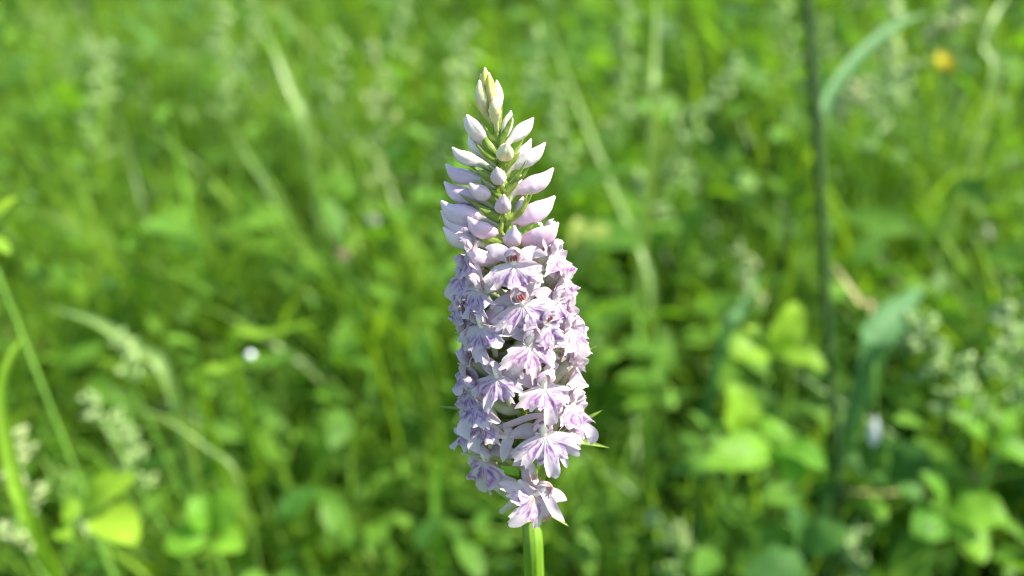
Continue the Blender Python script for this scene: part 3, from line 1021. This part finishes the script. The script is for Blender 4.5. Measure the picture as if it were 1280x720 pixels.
def panicle(label, px0, py0, px1, py1, t, spread_px, nbr, per, seedpx, mat, group=None, droop=0.3, dense=False, t1=None):
    """seed head from (px0,py0) to tip (px1,py1); spread_px its half width"""
    t1 = t if t1 is None else t1
    A0, A1 = P(px0, py0, t), P(px1, py1, t1)
    k = mm(t)
    base_ = rootxy(A0, random.uniform(-.03, .03), random.uniform(0, .05))
    root = empty('grass_panicle', base_, label, 'grass seed head', group)
    inv_ = Matrix.Translation(-base_)
    v_, f_, a_ = tube([base_, base_.lerp(A0, 0.55) + Vector((0.006, 0.004, 0)), A0, A0.lerp(A1, 0.5) + Vector((0, 0, 0.003)), A1], [0.9e-3, 0.85e-3, 0.7e-3, 0.5e-3, 0.3e-3], 7, 26)
    o_ = new_obj('stalk', mesh('stalk', v_, f_, {'v': a_}), root, [M_greenstem]); o_.matrix_parent_inverse = inv_
    V_, F_, A_ = [], [], []
    Vb, Fb, Ab = [], [], []
    ax = (A1 - A0)
    for i in range(nbr):
        u = (i + random.random() * 0.6) / nbr
        o0 = A0.lerp(A1, u)
        ang = random.random() * 6.283
        s = ax.normalized().orthogonal().normalized()
        b = ax.normalized().cross(s)
        L = spread_px * k * (1.05 - u) ** 0.7 * random.uniform(0.5, 1.05)
        dr = (s * math.cos(ang) + b * math.sin(ang)) * 0.85 + ax.normalized() * 0.55
        e = o0 + dr * L - Vector((0, 0, droop * L))
        tube([o0, o0.lerp(e, 0.5) + Vector((0, 0, L * 0.08)), e], [0.35e-3, 0.3e-3, 0.2e-3], 5, 5, V=Vb, F=Fb, A=Ab)
        for j in range(per):
            w = random.uniform(0.25, 1.0)
            c = o0.lerp(e, w) + Vector([random.uniform(-1, 1) * k * seedpx * 0.35 for _ in range(3)])
            octa(V_, F_, A_, c, dr + Vector([random.uniform(-.5, .5) for _ in range(3)]), seedpx * k * random.uniform(0.8, 1.3), seedpx * k * random.uniform(0.22, 0.34), random.random())
    for j in range(per * 2):
        c = A0.lerp(A1, random.uniform(0.4, 1.0))
        octa(V_, F_, A_, c, ax.normalized() + Vector([random.uniform(-.4, .4) for _ in range(3)]), seedpx * k, seedpx * k * 0.28, random.random())
    o_ = new_obj('branches', mesh('branches', Vb, Fb, {'v': Ab}), root, [M_greenstem]); o_.matrix_parent_inverse = inv_
    o_['kind'] = 'stuff'
    o_ = new_obj('spikelets', mesh('spikelets', V_, F_, {'rnd': A_}), root, [mat]); o_.matrix_parent_inverse = inv_
    o_['kind'] = 'stuff'
    return root


panicle('open green panicle with scattered beads of seed beside the folded blade', 1215, 520, 1146, 400, .41, 55, 18, 8, 15, M_seed)
panicle('dense green panicle leaning over the yellow-green herb', 1262, 520, 1262, 385, .42, 60, 18, 8, 15, M_seed)
panicle('leaning pale panicle with rows of bead-like spikelets', 800, 260, 915, 78, .66, 45, 18, 7, 15, M_seed)
panicle('hazy tall panicle rising behind the orchid tip', 565, 260, 578, 34, .75, 36, 22, 8, 13, M_seed)
panicle('pale panicle with drooping spikelets beside the orchid tip', 480, 260, 470, 60, .75, 38, 16, 6, 12, M_seedc)
panicle('slim panicle standing behind the bent blue-green blade', 1094, 200, 1112, -20, .6, 26, 16, 7, 14, M_seed)
panicle('cream feathery seed head nodding above the buttercup', 1165, 60, 1225, -30, .62, 24, 14, 9, 14, M_seedc)
panicle('cream tufted seed head at the foot of the blue-green blade', 1040, 150, 1082, 98, .62, 16, 10, 8, 12, M_seedc)
panicle('yellow-green seed head pointing past the cream tuft', 1090, 140, 1148, 82, .62, 16, 12, 8, 12, M_seed)
panicle('cream panicle drooping under the tall bright grass leaf', 40, 700, 14, 540, .36, 42, 14, 8, 14, M_seedc)
panicle('soft green panicle above the lit three-leaved herb', 180, 620, 110, 490, .44, 60, 16, 8, 12, M_seed)
panicle('small panicle in the dark hollow by the broad blade', 165, 480, 150, 420, .46, 26, 10, 6, 12, M_seed)
panicle('fine panicle standing before the long slanting blade', 700, 240, 672, 40, .72, 38, 18, 7, 12, M_seed)
panicle('fine panicle beside the upright pale blade', 780, 180, 785, -10, .75, 30, 16, 7, 12, M_seed)
panicle('small pale panicle by the straw stalk', 945, 390, 925, 310, .55, 22, 9, 5, 12, M_seedc)
panicle('green panicle low between the dark herbs', 860, 720, 820, 640, .45, 40, 12, 7, 12, M_seed)
panicle('green seed head low beside the blue-green herb', 1085, 740, 1068, 660, .43, 30, 12, 7, 12, M_seed)
for k in range(30):      # look-alikes farther back
    px = random.uniform(-40, 560) if k % 2 else random.uniform(720, 1300)
    py = random.uniform(-30, 150)
    t = random.uniform(0.7, 1.3)
    panicle('hazy seed panicle far back in the meadow', px + random.uniform(-20, 20), py + 150, px, py, t, 30, 15, 6, 10, M_seed, 'hazy panicles far back in the meadow')


# dew drops, a drooping white bud and a faded clover head
def ball(name, label, cat, c, r, mat, squash=1.0):
    v_, f_, a_ = tube([Vector((0, 0, -r * squash)), Vector((0, 0, 0)), Vector((0, 0, r * squash))], lambda u: r * math.sqrt(max(1 - (2 * u - 1) ** 2, 0.0004)), 16, 15)
    o_ = new_obj(name, mesh(name, v_, f_, {'v': a_}), None, [mat], c)
    o_['label'] = label
    o_['category'] = cat
    return o_


def dewy_blade(label, px, py, t, r, lab2):
    c = P(px, py, t)
    grass_blade(label, [(px - 60, py + 40, t), (px - 30, py + 16, t), (px, py + 3, t), (px + 30, py - 2, t)], 3e-3, M_bright)
    ball('dew_drop', lab2, 'dew drop', c, r, M_dew)


dewy_blade('lit blade bent under a round dew drop', 313, 444, .46, 2.6e-3, 'bright round dew drop resting on the bent lit blade')
# drooping white bud on its thin stalk
c0 = P(1088, 470, .45); c1 = P(1094, 520, .44); c2 = P(1092, 558, .44)
base = rootxy(c0, 0.02, 0.03)
wb = empty('white_bud', base, 'small drooping white flower bud on a bent thin stalk', 'flower')
inv = Matrix.Translation(-base)
v_, f_, a_ = tube([base, base.lerp(c0, .6) + Vector((.01, .01, 0)), c0 + Vector((0, 0, .006)), c1], [1e-3, .9e-3, .7e-3, .6e-3], 7, 24)
o = new_obj('stem', mesh('bud_stem', v_, f_, {'v': a_}), wb, [M_greenstem]); o.matrix_parent_inverse = inv
for k in range(3):
    dv = (Rv * math.cos(k * 2.1) - Fv * math.sin(k * 2.1)) * .0025
    v_, f_, a_ = blade([c1, c1.lerp(c2, .4) + dv * 1.3, c1.lerp(c2, .75) + dv * 1.2, c2 + dv * .3], dv, lanc(2.4e-3, .55, .4), -.4, 7, 12)
    o = new_obj('petal', mesh('bud_petal', v_, f_, {'v': a_}), wb, [M_white]); o.matrix_parent_inverse = inv


def fluffy(label, px, py, t, rpx, mat, name, cat):
    c = P(px, py, t)
    base_ = rootxy(c, .01, .02)
    root = empty(name, base_, label, cat)
    inv_ = Matrix.Translation(-base_)
    v_, f_, a_ = tube([base_, base_.lerp(c, .5) + Vector((.006, 0, 0)), c], [1e-3, .9e-3, .8e-3], 7, 14)
    o_ = new_obj('stem', mesh('flower_stem', v_, f_, {'v': a_}), root, [M_greenstem]); o_.matrix_parent_inverse = inv_
    V_, F_, A_ = [], [], []
    r = rpx * mm(t)
    for k in range(70):
        d = Vector((random.gauss(0, 1), random.gauss(0, 1), random.gauss(.3, 1))).normalized()
        octa(V_, F_, A_, c + d * r * .2, d, r * random.uniform(.7, 1), r * .14, random.random())
    o_ = new_obj('flower_head', mesh('flower_head', V_, F_, {'rnd': A_}), root, [mat]); o_.matrix_parent_inverse = inv_


fluffy('faded pinkish clover head in the bright grass', 427, 318, .62, 10, M_pinkish, 'clover_flower', 'flower')
fluffy('tiny white flower head in the bright grass behind the orchid', 466, 275, .7, 8, M_white, 'white_flower', 'flower')

# ------------------------------------------------------------------ meadow: the mass of grass and leaves


def canopy(x, y):
    """height of the growth round a point: the orchid stands in a low gap"""
    r = np.hypot(x * 0.9, np.maximum(y, -1) - 0.05)
    h = np.interp(r, [0.0, 0.2, 0.34, 0.6, 0.9, 3.0, 8.0], [0.10, 0.13, 0.22, 0.33, 0.36, 0.36, 0.38])
    h = h * (0.62 + 0.45 * clump(x + 0.3, y, 13.0) ** 0.8)
    return h


def clump(x, y, s):
    return 0.5 + 0.5 * np.sin(x * s + 1.7 * np.sin(y * s * 0.7)) * np.cos(y * s * 0.9 + 1.3 * np.sin(x * s * 0.6 + 2))


def scatter(n, y0, y1, widen=1.0, power=0.5, per=22, sig=0.022):
    """n roots in tufts: x, y, a number that all roots of a tuft share, offset from the tuft's centre"""
    m = max(n // per, 1)
    y = y0 + (y1 - y0) * rng.random(m) ** (1 / (1 + power))
    half = 0.35 + widen * np.abs(y)
    x = (rng.random(m) * 2 - 1) * half
    tv = rng.random(m)
    k = rng.integers(0, m, n)
    sg = (sig * rng.uniform(0.5, 1.6, m))[k]
    ox, oy = rng.normal(0, 1, n) * sg, rng.normal(0, 1, n) * sg
    return x[k] + ox, y[k] + oy, tv[k], ox, oy


def grass_stuff(name, label, n, y0, y1, wid, hs, mat, cat='grass', nseg=6, power=0.3, per=22, sig=0.022):
    x, y, tv, ox, oy = scatter(n, y0, y1, 1.3, power, per, sig)
    keep = np.hypot(x - ORCH.x, y - ORCH.y) > 0.012
    x, y, tv, ox, oy = x[keep], y[keep], tv[keep], ox[keep], oy[keep]
    n = len(x)
    h = canopy(x, y) * rng.uniform(hs[0], hs[1], n) * (0.70 + 0.45 * tv)
    w = rng.uniform(wid[0], wid[1], n)
    az = np.arctan2(oy, ox) + rng.normal(0, 0.7, n)
    lean = rng.uniform(0.1, 0.75, n) * h
    faz = az + rng.normal(0, 0.6, n) + np.pi / 2
    u = np.linspace(0, 1, nseg)
    cx = x[:, None] + np.cos(az)[:, None] * lean[:, None] * u[None, :] ** 2.2
    cy = y[:, None] + np.sin(az)[:, None] * lean[:, None] * u[None, :] ** 2.2
    cz = h[:, None] * (u[None, :] - 0.22 * (lean / h)[:, None] * u[None, :] ** 3) - 0.01 + ground_z(x, y)[:, None]
    ww = w[:, None] * (np.sin(np.clip(0.25 + 0.75 * u, 0, 1) * np.pi) ** 0.7 + 0.02)[None, :]
    sx, sy = np.cos(faz)[:, None] * ww, np.sin(faz)[:, None] * ww
    co = np.empty((n, nseg, 2, 3), np.float32)
    co[:, :, 0, 0] = cx - sx; co[:, :, 0, 1] = cy - sy; co[:, :, 0, 2] = cz
    co[:, :, 1, 0] = cx + sx; co[:, :, 1, 1] = cy + sy; co[:, :, 1, 2] = cz
    idx = np.arange(n * nseg * 2).reshape(n, nseg, 2)
    q = np.stack([idx[:, :-1, 0], idx[:, :-1, 1], idx[:, 1:, 1], idx[:, 1:, 0]], -1).reshape(-1, 4)
    return raw_mesh(name, co.reshape(-1, 3), q, np.repeat(np.clip(rng.random(n) * 0.45 + 0.55 * ((tv * 7.3) % 1), 0, 1), nseg * 2), mat, label, cat)


def raw_mesh(name, co, q, rnd, mat, label, cat):
    me = bpy.data.meshes.new(name)
    me.vertices.add(len(co))
    me.vertices.foreach_set('co', co.ravel())
    k = q.shape[1]
    me.loops.add(q.size)
    me.loops.foreach_set('vertex_index', q.astype(np.int32).ravel())
    me.polygons.add(len(q))
    me.polygons.foreach_set('loop_start', np.arange(0, q.size, k, dtype=np.int32))
    me.polygons.foreach_set('loop_total', np.full(len(q), k, np.int32))
    at = me.attributes.new('rnd', 'FLOAT', 'POINT')
    at.data.foreach_set('value', rnd.astype(np.float32))
    me.update(calc_edges=True)
    me.validate()
    me.polygons.foreach_set('use_smooth', np.ones(len(me.polygons), dtype=bool))
    o_ = new_obj(name, me, None, [mat])
    o_['kind'] = 'stuff'
    o_['label'] = label
    o_['category'] = cat
    return o_


LEAF_MID = {}


def leaf_stuff(name, label, n, y0, y1, length, mat, hs=(0.25, 1.0), xbias=None, power=0.3, aspect=(0.28, 0.42), per=18, sig=0.022):
    x, y, tv, ox, oy = scatter(n, y0, y1, 1.3, power, per, sig)
    if xbias is not None:
        keep = rng.random(n) < np.clip(0.5 + xbias * x / (0.3 + 0.6 * np.abs(y)), 0.08, 1)
        x, y, tv, ox, oy = x[keep], y[keep], tv[keep], ox[keep], oy[keep]
    keep = np.hypot(x - ORCH.x, y - ORCH.y) > 0.03
    x, y, tv, ox, oy = x[keep], y[keep], tv[keep], ox[keep], oy[keep]
    n = len(x)
    z = canopy(x, y) * rng.uniform(hs[0], hs[1], n) * (0.60 + 0.6 * tv) + ground_z(x, y)
    L = rng.uniform(length[0], length[1], n)
    W = L * rng.uniform(aspect[0], aspect[1], n)
    az = np.arctan2(oy, ox) + rng.normal(0, 0.6, n)
    pit = rng.normal(0.15, 0.45, n)
    rol = rng.normal(0, 0.4, n)
    d = np.stack([np.cos(az) * np.cos(pit), np.sin(az) * np.cos(pit), np.sin(pit)], -1)
    s = np.stack([-np.sin(az), np.cos(az), np.zeros(n)], -1)
    nn = np.cross(d, s)
    s2 = s * np.cos(rol)[:, None] + nn * np.sin(rol)[:, None]
    n2 = np.cross(d, s2)
    # 3 columns x 5 rows
    us = np.array([0, 0.22, 0.5, 0.78, 1.0])
    wp = np.array([0.12, 0.85, 1.0, 0.62, 0.04])
    co = np.empty((n, 5, 3, 3), np.float32)
    P0 = np.stack([x, y, z], -1)
    LEAF_MID[name] = (P0 + d * (L * 0.5)[:, None] - n2 * (L * 0.045)[:, None], n2)
    for i in range(5):
        c = P0 + d * (L * us[i])[:, None] - n2 * (L * 0.18 * us[i] ** 2)[:, None]
        for j, qv in enumerate((-1, 0, 1)):
            co[:, i, j] = c + s2 * (W * wp[i] * qv)[:, None] + n2 * (W * wp[i] * 0.28 * abs(qv))[:, None]
    idx = np.arange(n * 15).reshape(n, 5, 3)
    q = np.stack([idx[:, :-1, :-1], idx[:, :-1, 1:], idx[:, 1:, 1:], idx[:, 1:, :-1]], -1).reshape(-1, 4)
    rv = np.clip(rng.random(n) * 0.4 + 0.6 * ((tv * 5.7) % 1), 0, 1)
    return raw_mesh(name, co.reshape(-1, 3), q, np.repeat(rv, 15), mat, label, 'leaves')


grass_stuff('meadow_grass', 'mass of green meadow grass filling the ground behind the orchid', 52000, -0.5, 2.0, (0.8e-3, 2.4e-3), (0.4, 1.15), M_grass, per=26)
grass_stuff('coarse_meadow_grass', 'broad-bladed arching grass scattered through the meadow', 6000, 0.3, 2.0, (2.0e-3, 4.5e-3), (0.55, 1.15), M_grass, per=7)
grass_stuff('far_meadow_grass', 'taller meadow grass stretching away behind, with tree shade put into its colour', 30000, 1.15, 8.0, (2e-3, 6e-3), (0.75, 1.3), M_grassshade, power=0.5, per=30, sig=0.06)
leaf_stuff('herb_leaves', 'mass of small green herb leaves among the grass', 42000, -0.3, 2.2, (0.012, 0.036), M_herb, xbias=0.25, per=24, sig=0.03, aspect=(0.13, 0.32))
leaf_stuff('broad_herb_leaves', 'broader green leaves crowding the damp side of the meadow', 9000, 0.15, 2.0, (0.03, 0.065), M_herb, (0.2, 0.9), 0.9, per=9, sig=0.025, aspect=(0.2, 0.4))
leaf_stuff('shade_toned_leaves', 'herb leaves massed on the bank at the back, their green darkened as shade', 12000, 0.85, 2.4, (0.025, 0.065), M_herbshade, (0.4, 1.15), 0.3, per=20, sig=0.05, aspect=(0.15, 0.35))

# dew beads on the upper leaves
mid, nr2 = LEAF_MID['herb_leaves']
ok = np.where((mid[:, 1] > 0.5) & (mid[:, 1] < 1.3) & (np.abs(mid[:, 0]) < 0.9 * mid[:, 1] + 0.1) & (mid[:, 2] - ground_z(mid[:, 0], mid[:, 1]) > 0.2) & (nr2[:, 2] > 0.5))[0]
V_, F_, A_ = [], [], []
for i in rng.choice(ok, min(90, len(ok)), replace=False):
    c = Vector(mid[i]); nv = Vector(nr2[i]); r = random.uniform(0.6e-3, 1.3e-3)
    tube([c - nv * r * 0.3, c + nv * r * 0.5, c + nv * r * 1.3], lambda u: r * math.sqrt(max(1 - (2 * u - 1) ** 2, 0.002)), 10, 9, V=V_, F=F_, A=A_)
dew = new_obj('dew', mesh('dew', V_, F_, {'v': A_}), None, [M_dew])
dew['kind'] = 'stuff'
dew['label'] = 'tiny glinting dew beads scattered over the meadow leaves'
dew['category'] = 'dew'
